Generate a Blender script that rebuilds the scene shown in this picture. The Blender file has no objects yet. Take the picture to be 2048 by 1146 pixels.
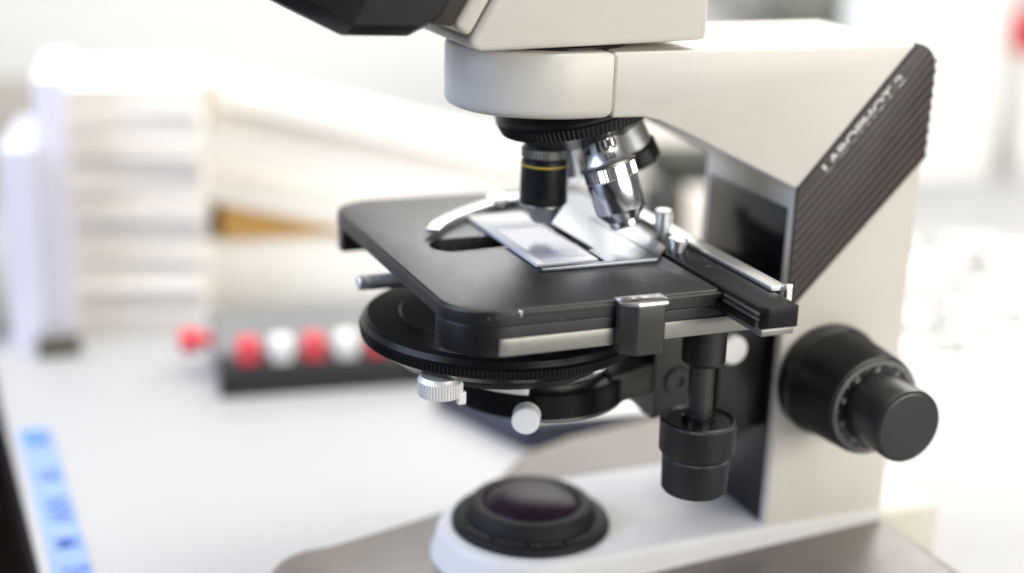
import bpy, bmesh, math, random
from mathutils import Vector, Matrix
random.seed(7)
D = bpy.data
scene = bpy.context.scene
C = scene.collection
S = 0.001            # everything below is written in millimetres
R = math.radians

# ------------------------------------------------------------------ camera
cam_d = D.cameras.new('camera')
cam = D.objects.new('camera', cam_d); C.objects.link(cam)
scene.camera = cam
cam_d.sensor_fit = 'HORIZONTAL'; cam_d.sensor_width = 36.0
cam_d.lens = 3000.0 / 2048.0 * 36.0
cam_d.clip_start = 0.02; cam_d.clip_end = 50.0
CAM = Vector((-241.1, -537.7, 313.6))
yaw, pitch, roll = R(23.04), R(17.37), R(1.97)
fwd = Vector((math.sin(yaw) * math.cos(pitch), math.cos(yaw) * math.cos(pitch), -math.sin(pitch)))
rgt = Vector((math.cos(yaw), -math.sin(yaw), 0)); upv = rgt.cross(fwd)
r2 = math.cos(roll) * rgt + math.sin(roll) * upv
u2 = -math.sin(roll) * rgt + math.cos(roll) * upv
m = Matrix((r2, u2, -fwd)).transposed().to_4x4()
m.translation = CAM * S
cam.matrix_world = m
cam_d.dof.use_dof = True
cam_d.dof.focus_distance = 0.558
cam_d.dof.aperture_fstop = 2.6
cam_d.dof.aperture_blades = 0

# ------------------------------------------------------------------ light
world = D.worlds.new('World'); scene.world = world
world.use_nodes = True
bg = world.node_tree.nodes['Background']
bg.inputs[0].default_value = (0.86, 0.92, 1.0, 1); bg.inputs[1].default_value = 0.13

def area(name, loc, target, sx, sy, power, col):
    l = D.lights.new(name, 'AREA'); l.shape = 'RECTANGLE'; l.size = sx; l.size_y = sy
    l.energy = power; l.color = col
    o = D.objects.new(name, l); C.objects.link(o)
    o.location = Vector(loc)
    o.rotation_euler = (Vector(target) - Vector(loc)).to_track_quat('-Z', 'Y').to_euler()
    return o
area('window_light', (0.95, 1.25, 0.95), (0.1, 0.05, 0.1), 1.4, 0.9, 24, (1.0, 0.985, 0.96))
area('background_fill', (0.0, 0.12, 1.15), (0.05, 0.75, 0.0), 2.0, 0.7, 32, (1.0, 0.972, 0.915))  # unseen lamp added to brighten the wall and papers behind
area('near_side_fill', (0.95, -1.85, 0.60), (0.1, 0.0, 0.1), 1.7, 0.8, 38.5, (1.0, 0.962, 0.90))  # unseen soft lamp added to light the camera-facing sides
area('left_light', (-1.9, 0.1, 0.9), (0.0, 0.0, 0.1), 1.4, 1.2, 42, (0.58, 0.71, 1.0))

vs = scene.view_settings
vs.view_transform = 'Standard'; vs.look = 'None'; vs.exposure = 0.0; vs.gamma = 1.0
vs.use_curve_mapping = False

# ------------------------------------------------------------------ materials
def mat(name, col, rough=0.5, metal=0.0, var=0.0, vscale=40, bump=0.0, bscale=900, coat=0.0, spec=0.5,
        trans=0.0, ior=1.5, rvar=0.0, col2=None, aniso=0.0):
    mt = D.materials.new(name); mt.use_nodes = True
    nt = mt.node_tree; b = nt.nodes['Principled BSDF']
    b.inputs['Base Color'].default_value = (*col, 1)
    b.inputs['Roughness'].default_value = rough
    b.inputs['Metallic'].default_value = metal
    b.inputs['Specular IOR Level'].default_value = spec
    b.inputs['Coat Weight'].default_value = coat
    b.inputs['Coat Roughness'].default_value = 0.08
    b.inputs['Transmission Weight'].default_value = trans
    b.inputs['IOR'].default_value = ior
    b.inputs['Anisotropic'].default_value = aniso
    tc = nt.nodes.new('ShaderNodeTexCoord')
    if var > 0 or col2 is not None:
        n = nt.nodes.new('ShaderNodeTexNoise'); n.inputs['Scale'].default_value = vscale
        n.inputs['Detail'].default_value = 6
        nt.links.new(tc.outputs['Object'], n.inputs['Vector'])
        rp = nt.nodes.new('ShaderNodeMapRange')
        rp.inputs[1].default_value = 0.3; rp.inputs[2].default_value = 0.7
        nt.links.new(n.outputs['Fac'], rp.inputs[0])
        mx = nt.nodes.new('ShaderNodeMix'); mx.data_type = 'RGBA'
        c2 = col2 if col2 else tuple(max(0, c * (1 + var)) for c in col)
        c1 = tuple(max(0, c * (1 - var)) for c in col) if not col2 else col
        mx.inputs[6].default_value = (*c1, 1); mx.inputs[7].default_value = (*c2, 1)
        nt.links.new(rp.outputs[0], mx.inputs[0])
        nt.links.new(mx.outputs[2], b.inputs['Base Color'])
    if rvar > 0:
        n = nt.nodes.new('ShaderNodeTexNoise'); n.inputs['Scale'].default_value = 130
        n.inputs['Detail'].default_value = 7; n.inputs['Roughness'].default_value = 0.65
        nt.links.new(tc.outputs['Object'], n.inputs['Vector'])
        rp = nt.nodes.new('ShaderNodeMapRange')
        rp.inputs[1].default_value = 0.3; rp.inputs[2].default_value = 0.7
        rp.inputs[3].default_value = max(0.02, rough - rvar); rp.inputs[4].default_value = rough + rvar
        nt.links.new(n.outputs['Fac'], rp.inputs[0])
        nt.links.new(rp.outputs[0], b.inputs['Roughness'])
    if bump > 0:
        n = nt.nodes.new('ShaderNodeTexNoise'); n.inputs['Scale'].default_value = bscale
        n.inputs['Detail'].default_value = 3
        nt.links.new(tc.outputs['Object'], n.inputs['Vector'])
        bp = nt.nodes.new('ShaderNodeBump'); bp.inputs['Strength'].default_value = bump
        bp.inputs['Distance'].default_value = 0.0003
        nt.links.new(n.outputs['Fac'], bp.inputs['Height'])
        nt.links.new(bp.outputs['Normal'], b.inputs['Normal'])
    return mt

M = {}
M['cream'] = mat('cream_enamel', (0.70, 0.665, 0.59), 0.38, var=0.02, vscale=25, bump=0.12, bscale=1400, rvar=0.05)
def smudge(mt, col, scale, lo, hi, amt):
    nt = mt.node_tree; b = nt.nodes['Principled BSDF']
    tc = nt.nodes.new('ShaderNodeTexCoord')
    v = nt.nodes.new('ShaderNodeTexNoise'); v.inputs['Scale'].default_value = scale; v.inputs['Detail'].default_value = 8; v.inputs['Roughness'].default_value = 0.7
    v.inputs['Distortion'].default_value = 0.6
    nt.links.new(tc.outputs['Object'], v.inputs['Vector'])
    r = nt.nodes.new('ShaderNodeMapRange'); r.inputs[1].default_value = lo; r.inputs[2].default_value = hi; r.inputs[4].default_value = amt
    nt.links.new(v.outputs['Fac'], r.inputs[0])
    mx = nt.nodes.new('ShaderNodeMix'); mx.data_type = 'RGBA'
    nt.links.new(b.inputs['Base Color'].links[0].from_socket, mx.inputs[6]); mx.inputs[7].default_value = (*col, 1)
    nt.links.new(r.outputs[0], mx.inputs[0]); nt.links.new(mx.outputs[2], b.inputs['Base Color'])
smudge(M['cream'], (0.50, 0.46, 0.38), 16, 0.52, 0.80, 0.35)
M['white_enamel'] = mat('white_enamel', (0.68, 0.675, 0.66), 0.48, var=0.02, vscale=25, bump=0.08, bscale=1400, rvar=0.05)
smudge(M['white_enamel'], (0.52, 0.50, 0.46), 22, 0.5, 0.8, 0.35)
M['tan'] = mat('brown_base_enamel', (0.165, 0.138, 0.117), 0.33, spec=0.6, var=0.08, vscale=30, bump=0.2, bscale=1200, rvar=0.06)
M['black'] = mat('black_enamel', (0.007, 0.0068, 0.0072), 0.34, var=0.15, vscale=60, bump=0.22, bscale=1800, rvar=0.07)
M['stage'] = mat('black_stage_enamel', (0.0095, 0.0085, 0.0085), 0.37, var=0.2, vscale=60, bump=0.3, bscale=2600, rvar=0.025)
def specks(mt, col, scale, thr):
    nt = mt.node_tree; b = nt.nodes['Principled BSDF']
    tc = nt.nodes.new('ShaderNodeTexCoord')
    v = nt.nodes.new('ShaderNodeTexNoise'); v.inputs['Scale'].default_value = scale; v.inputs['Detail'].default_value = 1.5
    nt.links.new(tc.outputs['Object'], v.inputs['Vector'])
    r = nt.nodes.new('ShaderNodeMapRange'); r.inputs[1].default_value = thr; r.inputs[2].default_value = thr + 0.03
    nt.links.new(v.outputs['Fac'], r.inputs[0])
    mx = nt.nodes.new('ShaderNodeMix'); mx.data_type = 'RGBA'
    src = b.inputs['Base Color'].links[0].from_socket if b.inputs['Base Color'].links else None
    if src: nt.links.new(src, mx.inputs[6])
    else: mx.inputs[6].default_value = b.inputs['Base Color'].default_value
    mx.inputs[7].default_value = (*col, 1)
    nt.links.new(r.outputs[0], mx.inputs[0]); nt.links.new(mx.outputs[2], b.inputs['Base Color'])
specks(M['stage'], (0.30, 0.29, 0.28), 850, 0.735)
M['gloss'] = mat('black_gloss', (0.008, 0.008, 0.010), 0.16, bump=0.03, bscale=700, rvar=0.05)
M['matte'] = mat('matte_black', (0.006, 0.006, 0.0065), 0.30, spec=0.16, var=0.1, vscale=60, bump=0.1, bscale=1500)
M['ring'] = mat('black_crackle', (0.010, 0.0095, 0.010), 0.62, spec=0.25, var=0.2, vscale=120, bump=0.3, bscale=1500)
M['carriage'] = mat('black_anodised', (0.0075, 0.007, 0.007), 0.42, spec=0.22, var=0.15, vscale=60, bump=0.2, bscale=1800)
M['rubber'] = mat('black_knob', (0.012, 0.0115, 0.011), 0.36, var=0.1, vscale=80, bump=0.2, bscale=1600, rvar=0.06)
M['gunmetal'] = mat('dark_anodised_metal', (0.034, 0.032, 0.029), 0.38, metal=0.2, var=0.1, vscale=60, bump=0.15, bscale=1500, rvar=0.06)
M['brown'] = mat('brown_ribbed_plastic', (0.034, 0.026, 0.023), 0.5, var=0.12, vscale=90, bump=0.25, bscale=1500)
M['brown_rib'] = mat('brown_rib_highlight', (0.11, 0.09, 0.082), 0.45, var=0.1, vscale=90)  # lighter brown puts the highlights along the ribs into the colour
M['print'] = mat('white_print', (0.62, 0.60, 0.57), 0.6, var=0.05, vscale=200)
M['ink'] = mat('black_ink', (0.01, 0.01, 0.012), 0.5, var=0.1, vscale=200)
M['grey_print'] = mat('grey_print', (0.55, 0.54, 0.52), 0.6, var=0.1, vscale=200)
M['chrome'] = mat('chrome', (0.78, 0.77, 0.78), 0.17, metal=1.0)
M['steel'] = mat('grey_steel', (0.34, 0.34, 0.34), 0.38, metal=1.0, var=0.05, vscale=150)
M['dull'] = mat('dull_nickel', (0.80, 0.79, 0.76), 0.42, metal=0.5, var=0.04, vscale=150)
M['satin'] = mat('satin_metal', (0.27, 0.265, 0.24), 0.40, metal=1.0, var=0.04, vscale=200)
M['bright'] = mat('bright_metal', (0.88, 0.88, 0.86), 0.30, metal=1.0, var=0.03, vscale=150)
M['holder'] = mat('blued_steel', (0.24, 0.26, 0.29), 0.34, metal=1.0, var=0.03, vscale=120, rvar=0.06)
M['yellow'] = mat('yellow_paint', (0.60, 0.42, 0.05), 0.4, var=0.05)
M['ivory'] = mat('ivory_plastic_and_glare', (0.80, 0.80, 0.78), 0.35, var=0.03)  # also stands in for blown-out reflections on the white screw ends
M['slide'] = mat('glare_white_glass', (0.60, 0.615, 0.645), 0.28, spec=0.22, var=0.06, vscale=60)  # whitish base stands in for the bright background reflected in clear glass
M['cover'] = mat('cover_glass', (0.52, 0.525, 0.56), 0.22, spec=0.25, var=0.12, vscale=80)
M['stain'] = mat('specimen_stain', (0.40, 0.39, 0.52), 0.3, var=0.2, vscale=300)
M['lens'] = mat('coated_lens', (0.020, 0.009, 0.018), 0.36, spec=0.12, var=0.2, vscale=60)
M['bench'] = mat('white_bench_laminate', (0.405, 0.405, 0.40), 0.46, var=0.015, vscale=8, bump=0.04, bscale=500, rvar=0.05)
M['edge'] = mat('dark_edge_band', (0.012, 0.007, 0.006), 0.7, spec=0.1, var=0.15, vscale=30)
M['floor'] = mat('dark_floor', (0.014, 0.009, 0.007), 0.9, spec=0.1, var=0.2, vscale=6)
M['wall'] = mat('white_wall', (0.58, 0.58, 0.56), 0.8, var=0.02, vscale=4, bump=0.2, bscale=120)
M['paper'] = mat('white_paper', (0.84, 0.82, 0.78), 0.8, var=0.03, vscale=12)
M['paper2'] = mat('cream_paper', (0.84, 0.795, 0.73), 0.8, var=0.04, vscale=12)
M['paper3'] = mat('lilac_paper', (0.74, 0.74, 0.84), 0.8, var=0.03, vscale=12)
M['card'] = mat('orange_cardboard', (0.62, 0.36, 0.10), 0.8, var=0.1, vscale=20)
M['olive'] = mat('olive_gap_shade', (0.10, 0.085, 0.06), 0.7, var=0.2, vscale=20)
M['taupe'] = mat('taupe_board', (0.42, 0.39, 0.34), 0.8, var=0.08, vscale=10)
M['blue_tape'] = mat('blue_tape', (0.23, 0.33, 0.62), 0.55, var=0.05, vscale=25)
M['blue_ink'] = mat('blue_ink', (0.07, 0.15, 0.44), 0.6, var=0.1)
M['grey'] = mat('grey_case', (0.19, 0.19, 0.185), 0.5, var=0.06, vscale=20)
M['blackplastic'] = mat('black_plastic', (0.016, 0.016, 0.016), 0.45, var=0.1)
M['red'] = mat('red_plastic', (0.66, 0.055, 0.075), 0.4, var=0.05)
M['whiteplastic'] = mat('white_plastic', (0.80, 0.80, 0.78), 0.4, var=0.03)
M['navy'] = mat('navy_cover', (0.030, 0.034, 0.055), 0.5, var=0.15)
M['green'] = mat('green_cover', (0.022, 0.028, 0.016), 0.6, var=0.25, vscale=40)
M['leaf'] = mat('plant_leaf', (0.30, 0.31, 0.25), 0.6, var=0.3, vscale=60)
M['textgrey'] = mat('printed_text', (0.13, 0.135, 0.125), 0.8, var=0.2)

# ------------------------------------------------------------------ mesh helpers
ORG = {}
def finish(name, bm, material, parent=None, smooth=35, loc=None):
    """bm is in world millimetres; links it as ONE mesh object."""
    org = ORG[parent.name] if parent is not None else Vector(loc if loc is not None else (0, 0, 0))
    bmesh.ops.remove_doubles(bm, verts=bm.verts, dist=1e-4)
    bmesh.ops.recalc_face_normals(bm, faces=bm.faces)
    bmesh.ops.translate(bm, verts=bm.verts, vec=-org)
    bmesh.ops.scale(bm, verts=bm.verts, vec=(S, S, S))
    me = D.meshes.new(name); bm.to_mesh(me); bm.free()
    me.materials.append(M[material] if isinstance(material, str) else material)
    for p in me.polygons: p.use_smooth = smooth > 0
    if smooth > 0: me.set_sharp_from_angle(angle=R(smooth))
    o = D.objects.new(name, me); C.objects.link(o)
    if parent is not None: o.parent = parent
    else: o.location = org * S
    ORG[o.name] = org
    return o

def empty(name, loc, label, cat, group=None):
    o = D.objects.new(name, None); C.objects.link(o)
    o.empty_display_size = 0.02
    o.location = Vector(loc) * S; ORG[o.name] = Vector(loc)
    return tag(o, label, cat, group)

def tag(o, label, cat, group=None):
    o['label'] = label; o['category'] = cat
    if group: o['group'] = group
    return o

def struct(o):
    o['kind'] = 'structure'; return o

def strip(bm, a, b, close=True):
    n = len(a)
    for i in range(n if close else n - 1):
        j = (i + 1) % n
        if a[i] is a[j] or b[i] is b[j]: continue
        bm.faces.new((a[i], a[j], b[j], b[i]))

def loft(bm, loops, cap0=True, cap1=True):
    vl = [[bm.verts.new(p) for p in lp] for lp in loops]
    for a, b in zip(vl, vl[1:]): strip(bm, a, b)
    if cap0: bm.faces.new(vl[0][::-1])
    if cap1: bm.faces.new(vl[-1])
    return vl

def bevel_all(bm, w, seg=3, ang=25):
    es = [e for e in bm.edges if len(e.link_faces) == 2 and e.calc_face_angle(0) > R(ang)]
    if es and w > 0:
        bmesh.ops.bevel(bm, geom=es, offset=w, segments=seg, profile=0.5, affect='EDGES', clamp_overlap=True)

def box(x0, x1, y0, y1, z0, z1, bev=0.4, seg=2, rz=0.0, pivot=None, bm=None):
    nb = bmesh.new()
    loft(nb, [[(x0, y0, z), (x1, y0, z), (x1, y1, z), (x0, y1, z)] for z in (z0, z1)])
    bmesh.ops.recalc_face_normals(nb, faces=nb.faces)
    bevel_all(nb, bev, seg)
    if rz:
        p = Vector(pivot if pivot else ((x0 + x1) / 2, (y0 + y1) / 2, 0))
        bmesh.ops.rotate(nb, verts=nb.verts, cent=p, matrix=Matrix.Rotation(rz, 3, 'Z'))
    if bm is None: return nb
    return merge(bm, nb)

def merge(bm, nb):
    me = D.meshes.new('tmp'); nb.to_mesh(me); nb.free(); bm.from_mesh(me); D.meshes.remove(me); return bm

def prism_y(poly, y0, y1, bev=0.5, seg=3, ang=25):
    """profile in XZ extruded along Y"""
    bm = bmesh.new()
    loft(bm, [[(x, y, z) for x, z in poly] for y in (y0, y1)])
    bmesh.ops.recalc_face_normals(bm, faces=bm.faces)
    bevel_all(bm, bev, seg, ang)
    return bm

def prism_z(poly, z0, z1, bev=0.5, seg=3, ang=25):
    bm = bmesh.new()
    loft(bm, [[(x, y, z) for x, y in poly] for z in (z0, z1)])
    bmesh.ops.recalc_face_normals(bm, faces=bm.faces)
    bevel_all(bm, bev, seg, ang)
    return bm

def basis(d):
    d = Vector(d).normalized()
    t = Vector((0, 0, 1)) if abs(d.z) < 0.9 else Vector((1, 0, 0))
    u = d.cross(t).normalized(); v = d.cross(u)
    return d, u, v

def lathe(o, d, prof, n=64, bm=None, knurl=None, cap=True):
    """prof: list of (distance along d, radius); knurl: {profile index: (teeth, depth)}"""
    bm = bm or bmesh.new()
    o = Vector(o); d, u, v = basis(d)
    loops = []
    if knurl: n = max(t for t, _ in knurl.values()) * 4
    for k, (h, r) in enumerate(prof):
        lp = []
        for i in range(n):
            a = 2 * math.pi * i / n
            rr = r
            if knurl and k in knurl:
                t, dp = knurl[k]
                ph = (i * t / n) % 1.0
                rr = r - (dp if ph >= 0.5 else 0.0)
            lp.append(o + d * h + (u * math.cos(a) + v * math.sin(a)) * rr)
        loops.append(lp)
    loft(bm, loops, cap, cap)
    return bm

def rrect(x0, x1, y0, y1, r, n=8):
    pts = []
    rs = r if isinstance(r, (list, tuple)) else [r] * 4
    for (cx, cy, sx, sy, a0), q in zip(((x1, y0, -1, 1, -90), (x1, y1, -1, -1, 0), (x0, y1, 1, -1, 90), (x0, y0, 1, 1, 180)), rs):
        c = (cx + sx * q, cy + sy * q)
        for i in range(n + 1):
            a = R(a0 + 90 * i / n); pts.append((c[0] + q * math.cos(a), c[1] + q * math.sin(a)))
    return pts

def inset(poly, w):
    """moves a counter-clockwise polygon inwards by w"""
    n = len(poly); out = []
    for i in range(n):
        p0, p1, p2 = Vector(poly[i - 1]), Vector(poly[i]), Vector(poly[(i + 1) % n])
        e1 = (p1 - p0); e2 = (p2 - p1)
        if e1.length < 1e-6: e1 = e2
        if e2.length < 1e-6: e2 = e1
        n1 = Vector((-e1.y, e1.x)).normalized(); n2 = Vector((-e2.y, e2.x)).normalized()
        b = (n1 + n2)
        b = b.normalized() if b.length > 1e-6 else n1
        out.append(tuple(p1 + b * (w / max(0.4, b.dot(n1)))))
    return out

def plate(outer, z0, z1, bev=1.2, hole=None, hole_bev=0.5):
    """flat plate with a rounded top edge and an optional hole through it"""
    bm = bmesh.new()
    L = [[(x, y, z0) for x, y in outer], [(x, y, z1 - bev) for x, y in outer]]
    for k in (1, 2, 3):
        t = R(30 * k)
        L.append([(x, y, z1 - bev + bev * math.sin(t)) for x, y in inset(outer, bev * (1 - math.cos(t)))])
    vl = loft(bm, L, False, False)
    def cap(loop_o, loop_h):
        es = []
        for lp in (loop_o, loop_h):
            if lp is None: continue
            for i in range(len(lp)):
                a, b = lp[i], lp[(i + 1) % len(lp)]
                e = bm.edges.get((a, b)) or bm.edges.new((a, b)); es.append(e)
        bmesh.ops.triangle_fill(bm, use_beauty=True, edges=es)
    ht = hb = None
    if hole:
        hl = loft(bm, [[(x, y, z0) for x, y in hole], [(x, y, z1 - hole_bev) for x, y in hole],
                       [(x, y, z1) for x, y in inset(hole, -hole_bev)]], False, False)
        ht, hb = hl[-1], hl[0]
    cap(vl[-1], ht); cap(vl[0], hb)
    return bm

def ribbon(path, w, z0, z1, bev=0.3):
    """flat bar following an XY path"""
    L, Rr = [], []
    for i, p in enumerate(path):
        a = Vector(path[max(0, i - 1)]); b = Vector(path[min(len(path) - 1, i + 1)])
        t = (b - a).normalized(); nn = Vector((-t.y, t.x)) * w / 2
        L.append(tuple(Vector(p) + nn)); Rr.append(tuple(Vector(p) - nn))
    return prism_z(L + Rr[::-1], z0, z1, bev, 2, 40)

def text_mesh(txt, size, extrude=0.0, shear=0.0, bold=0.0):
    cu = D.curves.new('t', 'FONT'); cu.body = txt; cu.size = size; cu.extrude = extrude; cu.shear = shear; cu.offset = bold
    cu.resolution_u = 3
    o = D.objects.new('t', cu); C.objects.link(o)
    dg = bpy.context.evaluated_depsgraph_get()
    me = D.meshes.new_from_object(o.evaluated_get(dg))
    bm = bmesh.new(); bm.from_mesh(me)
    D.objects.remove(o); D.curves.remove(cu); D.meshes.remove(me)
    bmesh.ops.remove_doubles(bm, verts=bm.verts, dist=1e-4)
    bmesh.ops.triangulate(bm, faces=bm.faces)
    return bm

def map_verts(bm, f):
    for v in bm.verts: v.co = Vector(f(v.co.x, v.co.y, v.co.z))
    return bm

# ================================================================== SETTING
TZ = -20.0
bench = struct(finish('bench_top', box(-196, 1500, -700, 900, TZ - 28, TZ, 1.5, 3), 'bench'))
edge_band = finish('edge_band', box(-199, -196.2, -700, 900, TZ - 28, TZ - 0.6, 0.5), 'edge', bench)
struct(finish('floor', box(-8000, 8000, -4000, 9000, -790, -770, 0), 'floor', smooth=0))
wall = struct(finish('wall', box(-1500, 2600, 902, 930, -60, 430, 0), 'wall', smooth=0))

# ================================================================== MICROSCOPE
mic = empty('microscope', (0, 0, TZ), 'cream and black laboratory microscope with stage, objectives and ribbed brown side band', 'microscope')

# ---- base: wide tan plate with a white ridge carrying the field lens
far = [(162, 112), (126, 113), (66, 106), (37, 97), (12, 74), (-17, 54), (-54, 43), (-80, 36)]
cor = [(-80 + 24 * math.cos(R(a)) - 8, 12 + 24 * math.sin(R(a))) for a in range(100, 181, 16)]
half = far + cor
outline = half + [(x, -y) for x, y in half[::-1]]           # counter-clockwise
bm = bmesh.new()
L = [[(x, y, TZ) for x, y in inset(outline, 1.5)], [(x, y, TZ + 2) for x, y in outline], [(x, y, 4) for x, y in outline]]
for w, z in ((1.2, 6.6), (3.5, 8.6), (7, 9.6)): L.append([(x, y, z + 0.046 * max(0, x)) for x, y in inset(outline, w)])
loft(bm, L)
base = finish('base', bm, 'tan', mic, 40)
rid = [(157, -37), (157, 37)] + [(40 * math.cos(R(a)), 40 * math.sin(R(a)) * 0.95) for a in range(90, 271, 10)]
bm = bmesh.new()
def flare(w): return [(x if x > 0 else x * (1 - w / 40), y if x > 10 and w < 0 else y * (1 - w / 40)) for x, y in rid]
L = [[(x, y, 2) for x, y in flare(-5)], [(x, y, 8) for x, y in flare(-4)], [(x, y, 14) for x, y in flare(-2)], [(x, y, 20) for x, y in flare(-0.6)],
     [(x, y, 21.8) for x, y in flare(0.2)], [(x, y, 22.8) for x, y in flare(1.4)], [(x, y, 23.2) for x, y in flare(3)]]
loft(bm, L)
finish('base_ridge', bm, 'white_enamel', mic, 50)
lr = finish('field_lens_ring', lathe((0, 0, 0), (0, 0, 1), [(18, 32), (18.5, 34), (24.5, 34.3), (26, 33.6), (27, 32), (27.4, 28.4), (27.2, 28), (31.4, 27.0), (33.0, 25.8), (33.6, 24.2), (33.2, 21.4), (31.5, 20.4)], 96), 'ring', mic, 30)
finish('field_lens', lathe((0, 0, 0), (0, 0, 1), [(31.5, 21), (33.4, 19.6), (35.4, 16), (36.8, 11.5), (37.5, 6), (37.7, 0.4)], 64), 'lens', lr, 60)
bm = bmesh.new()
for i in range(26):                                   # engraved legend on the ring
    a = R(190 + i * 4.2); rr = 30.6
    c = Vector((rr * math.cos(a), rr * math.sin(a), 27.3)); t = Vector((-math.sin(a), math.cos(a), 0)); q = Vector((math.cos(a), math.sin(a), 0.12))
    if i % 7 == 6: continue
    w = 0.3 + 0.4 * random.random(); h = 0.9
    bm.faces.new([bm.verts.new(c + t * sx * w + q * sy * h + Vector((0, 0, 0.15))) for sx, sy in ((-1, -1), (1, -1), (1, 1), (-1, 1))])
finish('ring_marks', bm, mat('worn_print', (0.22, 0.21, 0.21), 0.7, var=0.2, vscale=300), lr, 0)['kind'] = 'stuff'
finish('lamp_housing', box(160.5, 196, -30, 30, TZ, 16, 3, 3), 'cream', mic)

# ---- column and arm: one casting, side profile extruded across
prof = [(10.6, 206.2), (24, 206.0), (31, 204.2), (40, 200.2), (95.6, 173.6), (95.6, 12), (157, 12), (157, 219)]
prof += [(147 + 10 * math.cos(R(a)), 221 + 10 * math.sin(R(a))) for a in (15, 30, 45, 60, 75, 90)]
prof += [(10.6, 231)]
column = finish('column', prism_y(prof, -36.4, 36.4, 1.6, 3, 20), 'cream', mic, 30)
capo = [(10.2, -36.8), (10.2, 36.8)] + [(-1 + 40.5 * math.cos(R(a)), 36.8 * math.sin(R(a))) for a in range(90, 271, 6)]
bm = bmesh.new()
L = [[(x, y, 206.4) for x, y in inset(capo, 5)], [(x, y, 206.0) for x, y in inset(capo, 3.2)], [(x, y, 206.8) for x, y in inset(capo, 1.4)], [(x, y, 208.4) for x, y in inset(capo, 0.3)],
     [(x, y, 210) for x, y in capo], [(x, y, 229.6) for x, y in capo], [(x, y, 230.6) for x, y in inset(capo, 0.5)], [(x, y, 231) for x, y in inset(capo, 1.4)]]
loft(bm, L)
finish('arm_front_cover', bm, 'cream', mic, 40)
finish('front_panel', box(94.9, 96.2, -32, 32, 23.4, 164.5, 0.3), 'gloss', mic)

# ribbed band
T0, T1 = (95.9, 173.8), (147.0, 231.3)
B0, B1 = (95.9, 119.6), (157.7, 183.0)
arc = [(147 + 10.7 * math.cos(R(a)), 220.6 + 10.7 * math.sin(R(a))) for a in (0, 15, 30, 45, 60, 75)]
band = [B0, B1] + arc + [T1, T0]
rb = finish('ribbed_band', prism_y(band, -37.0, 37.0, 0.3, 2, 50), 'brown', mic, 30)
finish('band_edge_line', prism_y([(T0[0] - .1, T0[1]), (T1[0], T1[1]), (T1[0] + .6, T1[1] - 1.0), (T0[0] - .1, T0[1] - 1.3)], -37.35, -36.9, 0.05, 1), 'ink', rb)
def inside(x, z):
    if x > 157.6: return False
    if x > 147 and z > 220.6: return math.hypot(x - 147, z - 220.6) < 10.6
    return z < 231.2
ribs = 11
for k in range(ribs):
    s = 0.155 + 0.82 * k / (ribs - 1)
    z0 = T0[1] + s * (B0[1] - T0[1])
    sl = 1.130 + (1.024 - 1.130) * s
    x = 95.9
    while inside(x, z0 + sl * (x - 95.4)): x += 0.25
    x1, z1 = x - 0.2, z0 + sl * (x - 0.2 - 95.4)
    z0 += sl * 0.5; d = Vector((x1 - 95.9, z1 - z0)).normalized(); nn = Vector((-d.y, d.x)) * 0.55
    poly = [(96.3 - nn.x, z0 - nn.y), (x1 - nn.x, z1 - nn.y), (x1 + nn.x, z1 + nn.y), (96.3 + nn.x, z0 + nn.y)]
    finish('rib', prism_y(poly, -37.7, -36.8, 0.25, 1), 'brown_rib', rb, 20)
    # the rib runs on round the back of the column
    if x1 > 156.5:
        finish('rib', box(157.4, 158.4, -37.2, 37.2, z1 - 0.55, z1 + 0.55, 0.25, 1), 'brown_rib', rb, 20)
# lettering along the band
tb = text_mesh('LABOPHOT-2', 7.0, 0.0, 0.0, 0.34)
xs = [v.co.x for v in tb.verts]; ys = [v.co.y for v in tb.verts]
w0, w1, h0, h1 = min(xs), max(xs), min(ys), max(ys)
A0 = Vector((109.6, 179.3)); A1 = Vector((143.4, 216.6)); ad = (A1 - A0); al = ad.length; ad.normalize(); an = Vector((-ad.y, ad.x))
def tm(x, y, z):
    p = A0 + ad * ((x - w0) / (w1 - w0) * al) + an * ((y - h0) / (h1 - h0) * 4.5)
    return (p.x, -37.12, p.y)
map_verts(tb, tm)
finish('lettering', tb, 'print', rb, 0)

# ---- focus knobs on the column side
KX, KZ = 119.0, 89.6
def kn(prof, knurl=None, n=96): return lathe((KX, 0, KZ), (0, -1, 0), prof, n, None, knurl)
ck = finish('coarse_focus_knob', kn([(36.2, 22), (37, 24.2), (41, 24.6), (43, 24.2), (44.2, 23.2), (45, 23.3), (69, 21.6), (71, 21.2), (72, 20.4), (72.2, 17), (72.2, 10)],
                                    {4: (76, 0.0), 5: (76, 0.8), 6: (76, 0.8), 7: (76, 0.3)}), 'rubber', mic, 25)
bm = bmesh.new()
def tick(r0, r1, a, w):
    u = Vector((math.cos(a), 0, math.sin(a))); t = Vector((-math.sin(a), 0, math.cos(a))); o = Vector((KX, -72.45, KZ))
    bm.faces.new([bm.verts.new(o + u * r + t * s * w) for r, s in ((r0, -1), (r0, 1), (r1, 1), (r1, -1))])
for i in range(100):
    tick(18.2 if i % 5 else 17.4, 20.1, R(3.6 * i), 0.20)
finish('graduation_marks', bm, 'grey_print', ck, 0)['kind'] = 'stuff'
for i in range(10):
    nb = text_mesh(str(i * 10), 2.6)
    a = R(36 * i + 20); u = Vector((math.cos(a), 0, math.sin(a))); t = Vector((math.sin(a), 0, -math.cos(a)))
    map_verts(nb, lambda x, y, z: Vector((KX, -72.5, KZ)) + u * (15.2 + y) + t * (x - 1.4))
    finish('dial_number', nb, 'grey_print', ck, 0)
finish('fine_focus_knob', kn([(72, 14.2), (73, 14.4), (76, 15.0), (92.5, 15.2), (94, 14.9), (94.8, 14.0), (95, 13.2), (95, 5)], n=80), 'rubber', mic, 30)

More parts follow.
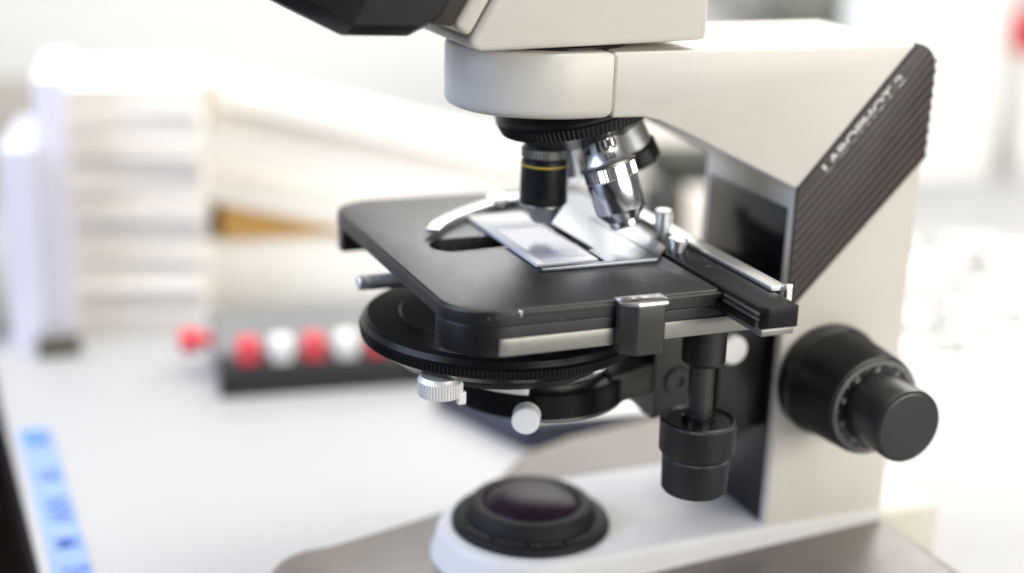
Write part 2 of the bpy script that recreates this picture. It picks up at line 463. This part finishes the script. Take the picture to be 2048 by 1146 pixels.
# ---- stage carrier and focus block in front of the column
finish('focus_block', box(44, 94.7, -22, 22, 74, 133, 0.8), 'gunmetal', mic)
finish('guide_plate', box(72, 94.6, -27, 27, 66, 132, 0.6), 'black', mic)
fb = finish('slide_groove', box(43.6, 46.2, -22.6, -21.0, 74, 131, 0.2), 'black', mic)
finish('bracket_screw', lathe((55, -22, 90), (0, -1, 0), [(-1, 6.2), (0.9, 6.2), (1.4, 5.6), (1.4, 2.6), (0.2, 2.4), (0.1, .4)], 40), 'black', mic, 30)
finish('clamp_screw', lathe((76.5, -27, 104), (0, -1, 0), [(-1, 6.3), (3.2, 6.3), (3.9, 5.6), (4, 1)], 40), 'ivory', mic, 30)

# ---- stage
so = rrect(-67.5, 37, -82, 81.5, [3, 3, 20, 20], 10)
sl_ = [(-38 + 9.6 * math.cos(R(a)), 1.4 + 9.6 * math.sin(R(a))) for a in range(90, 271, 12)] + [(18 + 9.6 * math.cos(R(a)), 1.4 + 9.6 * math.sin(R(a))) for a in range(-90, 91, 12)]
stage = finish('stage', plate(so, 144.2, 150, 1.3, sl_, 0.12), 'stage', mic, 40)
lo = rrect(-67.3, 50, -81.8, -60, [3, 0.5, 0.5, 20], 10)
finish('stage_frame', plate(lo, 132.8, 144.0, 0.5), 'black', mic, 40)
finish('stage_frame', plate(rrect(-67.3, 50, 57, 81.3, [3, 3, 20, 0.5], 8), 134, 144.0, 0.5), 'black', mic, 40)
finish('stage_support', box(20, 72, -40, 40, 131.5, 143.9, 0.8), 'black', mic)
pth = [(-47.3 + 20.5 * math.cos(R(a)), -61.8 + 20.5 * math.sin(R(a))) for a in range(258, 271, 4)] + [(50.5, -82.3)]  # starts past the corner, in place of the strip fading into shade there
finish('edge_strip', ribbon(pth, 0.9, 133.3, 139.7, 0.15), 'satin', mic, 35)
finish('stage_lip', box(-43, 36.6, -82.7, -80, 147.3, 149.0, 0.25), 'gunmetal', mic)
finish('lip_pin', lathe((-43.6, -81.9, 147.6), (0, 0, 1), [(0, 0.7), (1.6, 0.7), (2.0, 0.3)], 16), 'chrome', mic)
cp = [(10.5, -82.6), (-6.8, -82.6), (-6.8, -87), (-2.2, -91.3), (8.6, -91.3), (10.5, -88.4)][::-1]
cb = finish('clamp_block', prism_z(cp, 131.2, 150.2, 0.35, 2), 'gunmetal', mic)
finish('block_cap', prism_z(inset(cp, 0.9), 150.0, 151.0, 0.3, 2), 'chrome', cb)

# ---- mechanical stage: carriage bar, bright rail, specimen holder
car = finish('carriage_bar', prism_z([(38, -104.5), (41, -108), (53.5, -108), (53.5, 84), (38, 84)], 142.4, 150.6, 0.4, 2), 'carriage', mic)
finish('carriage_base', box(39.2, 52.6, -107, 60, 139.6, 142.2, 0.3), 'satin', car)
for z in (148.2, 146.2): finish('guide_rod', lathe((37.5, -107, z), (0, 1, 0), [(0, 0.5), (0.4, 0.7), (24, 0.7)], 12), 'gunmetal', car)
bm = bmesh.new()
for i in range(34): box(36.9, 38.2, -106 + i * 0.75, -105.6 + i * 0.75, 142.8, 145.0, 0, 1, bm=bm)
finish('gear_rack', bm, 'black', car, 0)['kind'] = 'stuff'
finish('top_screw', lathe((46, -56, 150.4), (0, 0, 1), [(0, 1.3), (.4, 1.3), (.6, .9)], 16), 'gunmetal', car)
rail = finish('slide_rail', box(51.6, 58, -92, 44, 150.9, 152.9, 0.3), 'bright', mic)
finish('rail_stop', box(57.0, 59.4, -94.2, -92.2, 145.0, 153.6, 0.2), 'bright', rail)
hp = [(-18.8, -43.6), (30.2, -43.6), (41, -30), (46, 10), (47, 62), (4, 66), (4, 60), (12, 56), (12, -24), (8.8, -25), (8.8, -41.2), (-18.8, -41.2)]
hold = finish('specimen_holder', prism_z(hp, 150.2, 151.7, 0.2, 2), 'holder', mic)
finish('spring_arm', ribbon([(-42.5, 14.5), (-36, 24), (-27, 33.5), (-17, 41.5), (-6, 49), (5, 55), (16, 59.5)], 5.8, 151.9, 153.6, 0.4), 'bright', hold, 35)
finish('arm_pivot', lathe((2, 54, 151.5), (0, 0, 1), [(0, 5), (3, 5), (3.6, 4.4)], 32), 'bright', hold)
finish('holder_seam', box(31.4, 31.9, -42.6, 20, 151.6, 151.9, 0.05, 1), 'ink', hold)
finish('thumbscrew', lathe((49, -12, 150.5), (0, 0, 1), [(0, 2.6), (3, 2.6), (3.2, 3.6), (10.8, 3.6), (11.4, 3.0)], 48, None, {2: (24, .3), 3: (24, .3)}), 'bright', hold, 25)
finish('thumbscrew', lathe((44.6, -33, 150.5), (0, 0, 1), [(0, 3.0), (1.0, 3.0), (1.2, 3.4), (3.6, 3.4), (3.9, 4.0), (5.2, 4.0), (5.6, 3.5)], 48), 'bright', hold, 30)

# ---- nosepiece and objectives
AL = R(14.5); RHO = 17.0; ZS = 188.5
adn = Vector((math.sin(AL), 0, -math.cos(AL)))            # turret axis, downwards
rx = Vector((math.cos(AL), 0, math.sin(AL))); ry = Vector((0, 1, 0))
TC = Vector((RHO * math.cos(AL), 0, ZS + RHO * math.sin(AL)))
nose = finish('nosepiece', lathe(TC, -adn, [(0, 8), (0.2, 20), (3.0, 24), (6.4, 29.0), (7.8, 31.2), (8.2, 32.6), (12.6, 33.6), (12.9, 32.8), (13.4, 33.4), (14.6, 33.6), (15.6, 32.8), (17.4, 30)],
                                      96, None, {5: (110, .4), 6: (110, .4)}), 'black', mic, 25)
def odir(phi): return (adn * math.cos(AL) + (rx * math.cos(phi) + ry * math.sin(phi)) * math.sin(AL)).normalized()
def omnt(phi): return TC + (rx * math.cos(phi) + ry * math.sin(phi)) * RHO
# 10x, in working position
o, d = omnt(math.pi), odir(math.pi)
ob = finish('objective', lathe(o, d, [(-6, 8.4), (0.2, 8.6), (0.5, 9.3), (3.4, 9.3), (3.9, 8.9), (5.0, 8.9), (5.2, 9.5), (6.4, 9.6), (7.4, 9.6), (22.0, 9.75), (23.0, 9.3), (23.1, 8.6)], 80, None), 'black', mic, 25)
ob['label'] = 'black objective with yellow ring, pointing straight down at the slide'
finish('knurled_collar', lathe(o, d, [(0.3, 9.5), (0.5, 9.7), (3.6, 9.7), (3.8, 9.5)], 80, None, {1: (44, .35), 2: (44, .35)}), 'satin', ob, 20)
finish('colour_ring', lathe(o, d, [(6.6, 9.7), (6.65, 9.85), (7.3, 9.85), (7.35, 9.7)], 80), 'yellow', ob, 20)
finish('front_cone', lathe(o, d, [(23.05, 8.5), (23.6, 8.6), (24.6, 8.2), (30.4, 4.6), (31.0, 3.9), (31.0, 2.2), (30.6, 1.8)], 64), 'steel', ob, 25)
# 100x, towards the camera
ph = math.pi * 1.5
o, d = omnt(ph), odir(ph)
ob = finish('objective', lathe(o, d, [(-7, 8.1), (3, 8.5), (6.4, 9.0), (8.2, 9.8), (8.5, 10.1)], 80), 'bright', mic, 30)
ob['label'] = 'chrome objective marked 100, tilted beside the black one'
finish('collar', lathe(o, d, [(8.3, 10.0), (8.5, 11.3), (9.5, 11.3), (9.8, 10.4)], 80), 'satin', ob, 25)
finish('knurled_collar', lathe(o, d, [(9.7, 10.3), (9.9, 10.6), (14.6, 10.6), (14.9, 10.3)], 80, None, {1: (50, .3), 2: (50, .3)}), 'chrome', ob, 20)
finish('barrel', lathe(o, d, [(14.8, 10.2), (15.1, 10.4), (27.4, 10.0), (28.0, 9.7), (31.6, 6.9), (31.9, 6.2), (34.0, 6.0), (34.6, 5.4), (34.6, 2.4), (34.2, 2.0)], 80), 'chrome', ob, 25)
dd, uu, vv = basis(d)
tocam = (CAM - o); tocam -= dd * tocam.dot(dd); tocam.normalize(); side = dd.cross(tocam)
def wrap(txt, size, h, ang, name, r0=8.75):
    nb = text_mesh(txt, size, 0.0, 0.0, 0.05 * size)
    wx = max(v.co.x for v in nb.verts)
    def f(x, y, z):
        a = (x - wx / 2) / r0 + ang
        hh = h - y; rr = 8.1 + 0.04 * (hh + 7) + max(0, hh - 3) * 0.11 + 0.10
        return o + dd * hh + (tocam * math.cos(a) - side * math.sin(a)) * rr
    map_verts(nb, f)
    finish('lettering', nb, 'ink', ob, 0)
wrap('100', 6.4, 2.6, 0.15, 'l'); wrap('oil', 3.0, 2.8, -0.85, 'l'); wrap('1.25', 2.8, 6.2, 0.2, 'l', 9)
# low-power one behind
ph = 0.0
o, d = omnt(ph), odir(ph)
ob = finish('objective', lathe(o, d, [(-7, 8.0), (0.4, 8.2), (1, 8.8), (11, 8.8), (12, 8.2)], 64), 'bright', mic, 30)
ob['label'] = 'short bright objective half hidden behind the nosepiece'
finish('front_ring', lathe(o, d, [(11.8, 9.4), (12.2, 9.9), (18.5, 9.9), (19.5, 9.0), (19.5, 3)], 64), 'black', ob, 25)
ph = math.pi * 0.5
o, d = omnt(ph), odir(ph)
ob = finish('objective', lathe(o, d, [(-7, 8.0), (0.4, 8.2), (1, 8.8), (20, 9.2), (24, 6.0), (25, 5.0)], 64), 'chrome', mic, 30)

# ---- condenser with turret, centring screws
tc = (-20, -7, 0)
tur = finish('condenser_turret', lathe(tc, (0, 0, 1), [(104, 30), (106, 43), (109, 46), (110, 46.5), (111, 50), (113, 53.5), (114.5, 55.6), (115, 56.6), (118.4, 57), (118.8, 56), (119.6, 56.4), (121.8, 55.4), (123, 53.6), (123.2, 41), (123.9, 40.2), (124, 24)],
                                          120, None, {7: (210, .4), 8: (210, .4)}), 'matte', mic, 25)
finish('condenser_body', lathe((0, 0, 0), (0, 0, 1), [(96, 24), (124, 24), (127, 22), (140, 14), (142, 12), (142, 4)], 64), 'black', mic, 30)
hold2 = finish('condenser_carrier', lathe((0, 0, 0), (0, 0, 1), [(86, 36.5), (86.6, 38), (96, 38), (97, 37), (97, 28), (93, 27)], 80), 'matte', mic, 30)
finish('carrier_arm', prism_z([(20, -30), (46, -21), (46, 21), (20, 30)], 85.5, 98.6, 1.0, 3), 'gunmetal', hold2, 30)
finish('carrier_ring', lathe((0, 0, 0), (0, 0, 1), [(92, 28.5), (98.6, 30.5), (99.4, 30), (99.4, 26), (97.5, 25)], 80), 'bright', hold2, 30)
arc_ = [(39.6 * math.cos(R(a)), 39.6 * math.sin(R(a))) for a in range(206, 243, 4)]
finish('glint_arc', ribbon(arc_, 3.0, 97.4, 100.6, 0.5), 'ivory', hold2, 35)  # pale arc added for the bright crescent of light above the carrier rim
rd = Vector((-24, -45, 0)).normalized()
sc = finish('centring_screw', lathe((0, 0, 90.6), rd, [(36, 2.4), (43, 2.4), (43.2, 5.0), (44, 5.5), (50.5, 5.5), (51.2, 5.0), (51.3, 1)], 48), 'ivory', hold2, 30)
finish('turret_knob', lathe((-56.5, -37.5, 0), (0, 0, 1), [(102.8, 7.4), (103.4, 8.6), (109.2, 8.8), (109.8, 8.2), (111, 7.6)], 64, None, {1: (48, .28), 2: (48, .28)}), 'dull', tur, 25)
finish('knob_lug', box(-50.6, -47.4, -41.6, -38.6, 99.4, 104.5, 0.3), 'ivory', tur)
finish('carrier_lip', lathe((0, 0, 0), (0, 0, 1), [(85.4, 37.2), (85.5, 38.4), (86.3, 38.4), (86.4, 37.2)], 80), 'satin', hold2, 25)
finish('lever_pin', lathe((-72, 20, 131.5), (1, 0, 0), [(0, 2.6), (0.5, 3.1), (3.0, 3.1), (3.2, 2.8), (3.8, 2.8), (4, 3.1), (40, 3.1)], 32), 'dull', mic, 25)

# ---- drop-down stage drive
sx, sy = 39.4, -68
finish('drive_collar', lathe((sx, sy, 0), (0, 0, 1), [(116.0, 5.2), (116.2, 7.6), (117.6, 8.6), (133.2, 8.6)], 48), 'black', mic, 30)
finish('drive_shaft', lathe((sx, sy, 0), (0, 0, 1), [(90, 5.0), (116.6, 5.0)], 48), 'gunmetal', mic, 30)
finish('shaft_ring', lathe((sx, sy, 0), (0, 0, 1), [(91.5, 6.6), (94.2, 6.6), (94.8, 6.0), (94.8, 5)], 48), 'gloss', mic, 30)
finish('stage_drive_knob', lathe((sx, sy, 0), (0, 0, 1), [(79.3, 11), (79.4, 14.0), (80.4, 14.8), (92.0, 15.0), (93.0, 14.5), (93.4, 13.6), (92.4, 12.4), (92.2, 5)], 96, None, {2: (100, .28), 3: (100, .28)}), 'rubber', mic, 25)
finish('stage_drive_knob', lathe((sx, sy, 0), (0, 0, 1), [(63.2, 10), (63.3, 12.2), (64.3, 12.9), (77.4, 13.3), (78.4, 12.8), (78.8, 11.5), (79.3, 11)], 96, None, {2: (90, .28), 3: (90, .28)}), 'rubber', mic, 25)

# ---- viewing head
finish('head_mount', lathe((0, 0, 0), (0, 0, 1), [(230.8, 30), (232.4, 30), (232.6, 28), (236.5, 28)], 64), 'gloss', mic, 30)
hb_ = [(-43.5, 232.4), (50.4, 234.4), (50.4, 330), (8.2, 330), (-47.4, 235.0)]
bm = prism_y(hb_, -35, 42, 3.0, 4, 15)
head = finish('viewing_head', bm, 'cream', mic, 35)
ax_ = Vector((-0.866, 0, 0.5)); n_ = Vector((0.5, 0, 0.866))
p0 = Vector((-46.6, 0, 236.8))
def hd(a, b): q = p0 + ax_ * a + n_ * b; return (q.x, q.z)
finish('head_rim', prism_y([hd(0.4, 0.6), hd(8, 1.2), hd(8, 100), hd(0.4, 100)], -34, 41, 2.4, 3, 15), 'cream', head, 35)
finish('tube_plate', prism_y([hd(8.2, 0.6), hd(15.5, -2.0), hd(15.5, 90), hd(8.2, 90)], -33, 40, 0.6, 2, 15), 'brown', head, 35)
# hinged binocular housing: a faceted black body
def ring(a, b0, y0, y1, b1=95):
    pts = []
    for yy, bb in ((y0, b0 + 5), (y0 + 6, b0), (y1 - 6, b0), (y1, b0 + 5), (y1, b1), (y0, b1)):
        q = p0 + ax_ * a + n_ * bb; pts.append((q.x, yy, q.z))
    return pts
bm = bmesh.new()
loft(bm, [ring(14, -2.6, -34, 40), ring(20.1, -10, -37, 43), ring(41.5, -21.5, -37, 43), ring(68, -22.8, -31, 37), ring(72, -21, -27, 33), ring(100, -19, -24, 30)])
bmesh.ops.recalc_face_normals(bm, faces=bm.faces); bevel_all(bm, 0.8, 2, 8)
eye = finish('binocular_housing', bm, 'black', head, 20)
for yy in (-16, 22):
    q = p0 + ax_ * 70 + n_ * 0
    finish('eyepiece_tube', lathe((q.x, yy, q.z), ax_, [(0, 18.5), (34, 18.5), (35, 17.5), (80, 17.5)], 56), 'gloss', head, 30)

# ================================================================== GLASS SLIDE
sld = tag(finish('glass_slide', box(-18.6, 7.6, -37.6, 38.4, 150.3, 151.5, 0.2, 2), 'slide', loc=(-5.5, -2, 150.3)),
          'pale glass slide lying in the specimen holder on the black stage', 'slide')
finish('cover_glass', box(-15, 5.4, -31, 12, 151.55, 151.72, 0.05, 1), 'cover', sld)
bm = bmesh.new()
for i in range(60):
    a = random.uniform(0, 6.283); rr = random.random() ** 0.6
    cx_, cy_ = -6.5 + 3.6 * rr * math.cos(a), -24.5 + 5.0 * rr * math.sin(a)
    q_ = random.uniform(0.3, 0.75)
    bm.faces.new([bm.verts.new((cx_ + q_ * math.cos(t), cy_ + q_ * math.sin(t), 151.74 + i * 0.0006)) for t in (0, 1.2, 2.4, 3.7, 5.0)])
finish('specimen', bm, 'stain', sld, 0)['kind'] = 'stuff'
finish('slide_label', box(-14.6, 6.4, 15, 36, 151.55, 151.68, 0.05, 1), 'paper', sld)
finish('slide_edge_label', box(-18.2, -15.4, -37.2, 38, 151.55, 151.70, 0.05, 1), 'paper', sld)

# ================================================================== BENCH OBJECTS
# blue tape along the bench edge
tape = tag(finish('label_tape', box(-190.5, -173.5, 40, 272, TZ + 0.2, TZ + 0.7, 0.1, 1), 'blue_tape', loc=(-182, 156, TZ)),
           'strip of pale blue tape with blue writing along the bench edge', 'tape')
for txt, yy in (('M', 256), ('W', 207), ('NW', 164), ('M', 128), ('IV', 96)):
    nb = text_mesh(txt, 17, 0.0, 0.0, 0.5)
    wx = max(v.co.x for v in nb.verts); 
    map_verts(nb, lambda x, y, z: (-186.5 + y, yy + wx / 2 - x, TZ + 0.85))
    finish('lettering', nb, 'blue_ink', tape, 0)
finish('tape_end', box(-189.5, -177, 256, 271, TZ + 0.75, TZ + 0.95, 0.05, 1), mat('deep_blue_tape', (0.10, 0.26, 0.72), 0.55, var=0.08), tape)

# differential cell counter
px, py, rz = -75.0, 286.0, R(-6.5)
cnt = empty('cell_counter', (px, py, TZ), 'grey and black counter with a row of red and white keys', 'counter')
def rot(bm): bmesh.ops.rotate(bm, verts=bm.verts, cent=(px, py, 0), matrix=Matrix.Rotation(rz, 3, 'Z')); return bm
W_ = 190
def prism_x(poly, x0, x1, bev):
    bm = bmesh.new(); loft(bm, [[(x, y, z) for y, z in poly] for x in (x0, x1)])
    bmesh.ops.recalc_face_normals(bm, faces=bm.faces); bevel_all(bm, bev, 3); return bm
finish('front_panel', rot(prism_x([(py, TZ), (py + 20, TZ), (py + 20, TZ + 20), (py + 2, TZ + 17)], px, px + W_, 1.5)), 'blackplastic', cnt)
finish('case', rot(prism_x([(py + 20.3, TZ + 0.5), (py + 75, TZ + 0.5), (py + 75, TZ + 33), (py + 44, TZ + 35), (py + 20.3, TZ + 21)], px, px + W_, 2)), 'grey', cnt)
for i in range(9):
    kx = px + 18 + i * 19.5
    k = finish('key', rot(box(kx - 7, kx + 7, py + 3, py + 17, TZ + 18, TZ + 34, 3.5, 4)), 'red' if i % 2 == 0 else 'whiteplastic', cnt, 40)
    finish('key_stem', rot(box(kx - 3, kx + 3, py + 7, py + 13, TZ + 17.5, TZ + 19, 0.3, 1)), 'blackplastic', k)
finish('side_knob', rot(lathe((px + 0.2, py + 40, TZ + 24), (-1, 0, 0), [(0, 4), (8, 4), (8.2, 7.5), (19, 7.5), (20.5, 6)], 40)), 'red', cnt, 30)

# stacks of paper behind
def stack(name, label, x0, x1, y0, y1, z0, z1, n, rz, mats, jit=2.0, cat='papers', piece='paper_ream'):
    o = empty(name, ((x0 + x1) / 2, (y0 + y1) / 2, z0), label, cat)
    h = (z1 - z0) / n
    for i in range(n):
        jx, jy, jr = random.uniform(-jit, jit), random.uniform(-jit, jit), random.uniform(-.02, .02) * jit
        finish(piece, box(x0 + jx, x1 + jx, y0 + jy, y1 + jy, z0 + i * h, z0 + (i + 1) * h - 0.6, 0.6, 1, rz + jr), mats[i % len(mats)], o)
    return o
stack('paper_stack', 'tall blurred stack of cream papers behind the counter', -134, -42, 420, 530, TZ, 144, 24, R(-14), ['paper2', 'paper', 'paper2', 'paper2', 'paper'], 2.2)
tag(finish('file_folder', box(-150, -132, 410, 520, TZ, 152, 0.8, 1, R(-10)), 'paper3', loc=(-146, 460, TZ)), 'tall lilac white file standing on edge against the tall stack', 'file')
tag(finish('file_folder', box(-172, -152, 400, 500, TZ, 112, 0.8, 1, R(-12)), 'paper3', loc=(-162, 450, TZ)), 'shorter lilac white file left of the taller one', 'file')
tag(finish('paper_sheaf', box(-236, -212, 420, 600, TZ, 96, 2, 2, R(14)), 'paper', loc=(-223, 520, TZ)), 'leaning white sheaf at the left edge of the picture', 'papers')
tag(finish('shadow_gap_block', box(-168, -142, 386, 394, TZ, TZ + 13, 1, 2), 'olive', loc=(-155, 390, TZ)), 'small dark block standing in for the shadow gap before the lilac files', 'box')  # dark block added where the gap lies in shadow
tag(finish('notice_board', box(-360, -105, 800, 812, TZ, 88, 1, 1), 'taupe', loc=(-230, 806, TZ)), 'taupe board standing against the wall behind the lilac files', 'board')
tag(finish('white_carton', box(-62, 120, 446, 556, TZ, 30, 1, 2, R(-5)), 'paper', loc=(42, 485, TZ)), 'white carton on the bench under the orange folder', 'box')
tag(finish('cardboard_folder', box(-34, 60, 446, 540, 30.4, 54, 1, 2, R(-5)), 'card', loc=(15, 483, 30.4)), 'orange cardboard folder between white carton and cream sheets', 'folder')
sp = empty('sheet_pile', (40, 480, 55), 'sloping pile of cream sheets sagging over the orange folder', 'papers')
for i in range(6):
    nb = box(-52 + random.uniform(-2, 2), 190 + random.uniform(-12, 12), 438 + random.uniform(-3, 3), 555, 56 + i * 13, 56 + i * 13 + 12.4, 0.6, 1, R(-5))
    bmesh.ops.rotate(nb, verts=nb.verts, cent=(-36, 480, 56), matrix=Matrix.Rotation(R(14), 3, 'Y'))
    finish('paper_ream', nb, ['paper', 'paper2', 'paper'][i % 3], sp)
# dark notebook with a white sheet beyond the base
nb_ = tag(finish('notebook', prism_z([(41, 236), (66, 160), (170, 150), (176, 246)], TZ + 0.2, TZ + 16, 1, 2), 'navy', loc=(110, 200, TZ)), 'dark blue notebook on the bench beyond the microscope base', 'notebook')
sh = tag(finish('loose_sheet', prism_z([(53, 232), (74, 164), (168, 154), (172, 240)], TZ + 16.3, TZ + 16.8, 0, 1), 'paper', loc=(115, 200, TZ + 16.3)), 'white sheet with a green mark lying on the dark notebook', 'paper')
finish('green_mark', box(128, 150, 196, 204, TZ + 16.9, TZ + 17.0, 0, 1, R(10)), mat('green_ink', (0.30, 0.42, 0.22), 0.7, var=0.1), sh)

# seen through the gap between arm and stage
tag(finish('green_book', box(322, 385, 470, 520, 40, 64, 1, 2, R(-6)), 'green', loc=(352, 495, 40)), 'dark green book lying on a beige box, seen under the arm', 'book')
tag(finish('beige_box', box(328, 400, 462, 530, TZ, 39.5, 1, 2, R(-6)), 'paper2', loc=(360, 495, TZ)), 'beige box under the dark green book', 'box')
tag(finish('black_case', box(296, 326, 452, 480, TZ, 44, 4, 3, R(-6)), 'blackplastic', loc=(310, 465, TZ)), 'black case seen behind the tilted chrome objective', 'case')
tag(finish('tall_binder', box(290, 420, 560, 640, TZ, 110, 2, 2, R(-6)), 'paper2', loc=(350, 600, TZ)), 'tall beige binder behind the dark green book', 'binder')

# right side: post, printed sheets, red can, plant
tag(finish('window_post', box(624, 782, 640, 700, TZ, 420, 4, 2), mat('white_gloss_paint', (0.88, 0.88, 0.86), 0.4, var=0.02), loc=(703, 670, TZ)), 'broad white window post behind the column', 'post')
def printed(name, label, poly, z, nlines):
    o = tag(finish(name, prism_z(poly, z, z + 0.5, 0, 1), 'paper', loc=(poly[0][0], poly[0][1], z)), label, 'paper')
    p = [Vector(q) for q in poly]
    bm = bmesh.new()
    for i in range(nlines):
        t = (i + 0.7) / (nlines + 0.4); s = 0.07
        while s < 0.9:
            e = min(0.93, s + random.uniform(.04, .2))
            if random.random() < 0.6:
                def q(a, b): return (p[0].lerp(p[1], a)).lerp(p[3].lerp(p[2], a), b)
                hh = 0.33 / nlines
                vs_ = [q(s, t - hh), q(e, t - hh), q(e, t + hh), q(s, t + hh)]
                bm.faces.new([bm.verts.new((v.x, v.y, z + 0.62)) for v in vs_])
            s = e + .02
    finish('printed_text', bm, 'textgrey', o, 0)['kind'] = 'stuff'
    return o
printed('printed_sheet', 'printed sheet lying on the bench right of the focus knob', [(330, 215), (470, 150), (560, 290), (420, 360)], TZ + 0.3, 9)
printed('printed_sheet', 'second printed sheet farther back, beside the window post', [(440, 350), (600, 300), (680, 430), (520, 490)], TZ + 1.2, 8)
rc = empty('red_can', (872, 700, TZ), 'red capped white can at the right edge of the picture', 'can')
finish('can_body', lathe((872, 700, 0), (0, 0, 1), [(TZ, 44), (TZ + 1, 45), (100, 45), (101, 44)], 48), 'whiteplastic', rc)
finish('can_cap', lathe((872, 700, 0), (0, 0, 1), [(101, 44), (102, 46), (136, 46), (138, 44)], 48), 'red', rc)
tag(finish('tan_box', box(800, 960, 560, 640, TZ, 30, 1, 2, R(-12)), 'paper2', loc=(880, 600, TZ)), 'tan box on the bench under the red capped can', 'box')
pl = empty('potted_plant', (690, 850, TZ), 'blurred plant with drooping leaves behind the top of the arm', 'plant')
finish('pot', lathe((690, 850, 0), (0, 0, 1), [(TZ, 34), (60, 46), (64, 48), (66, 44)], 40), 'whiteplastic', pl)
for i in range(24):
    a = random.uniform(0, 2 * math.pi); Lf = random.uniform(90, 170); w = random.uniform(8, 14)
    rise = random.uniform(60, 150)
    bm = bmesh.new(); rows = []
    for k in range(7):
        t = k / 6; rr = Lf * t; z = 64 + rise * math.sin(t * 2.2) * 0.9
        ww = w * math.sin(math.pi * (0.08 + 0.9 * t))
        c = Vector((690 + rr * math.cos(a), 850 + rr * math.sin(a) * 0.55, z)); sd = Vector((-math.sin(a), math.cos(a), 0.25))
        rows.append([bm.verts.new(c - sd * ww), bm.verts.new(c + Vector((0, 0, -ww * .3))), bm.verts.new(c + sd * ww)])
    for r0_, r1_ in zip(rows, rows[1:]): strip(bm, r0_, r1_, False)
    finish('leaf', bm, 'leaf', pl, 60)
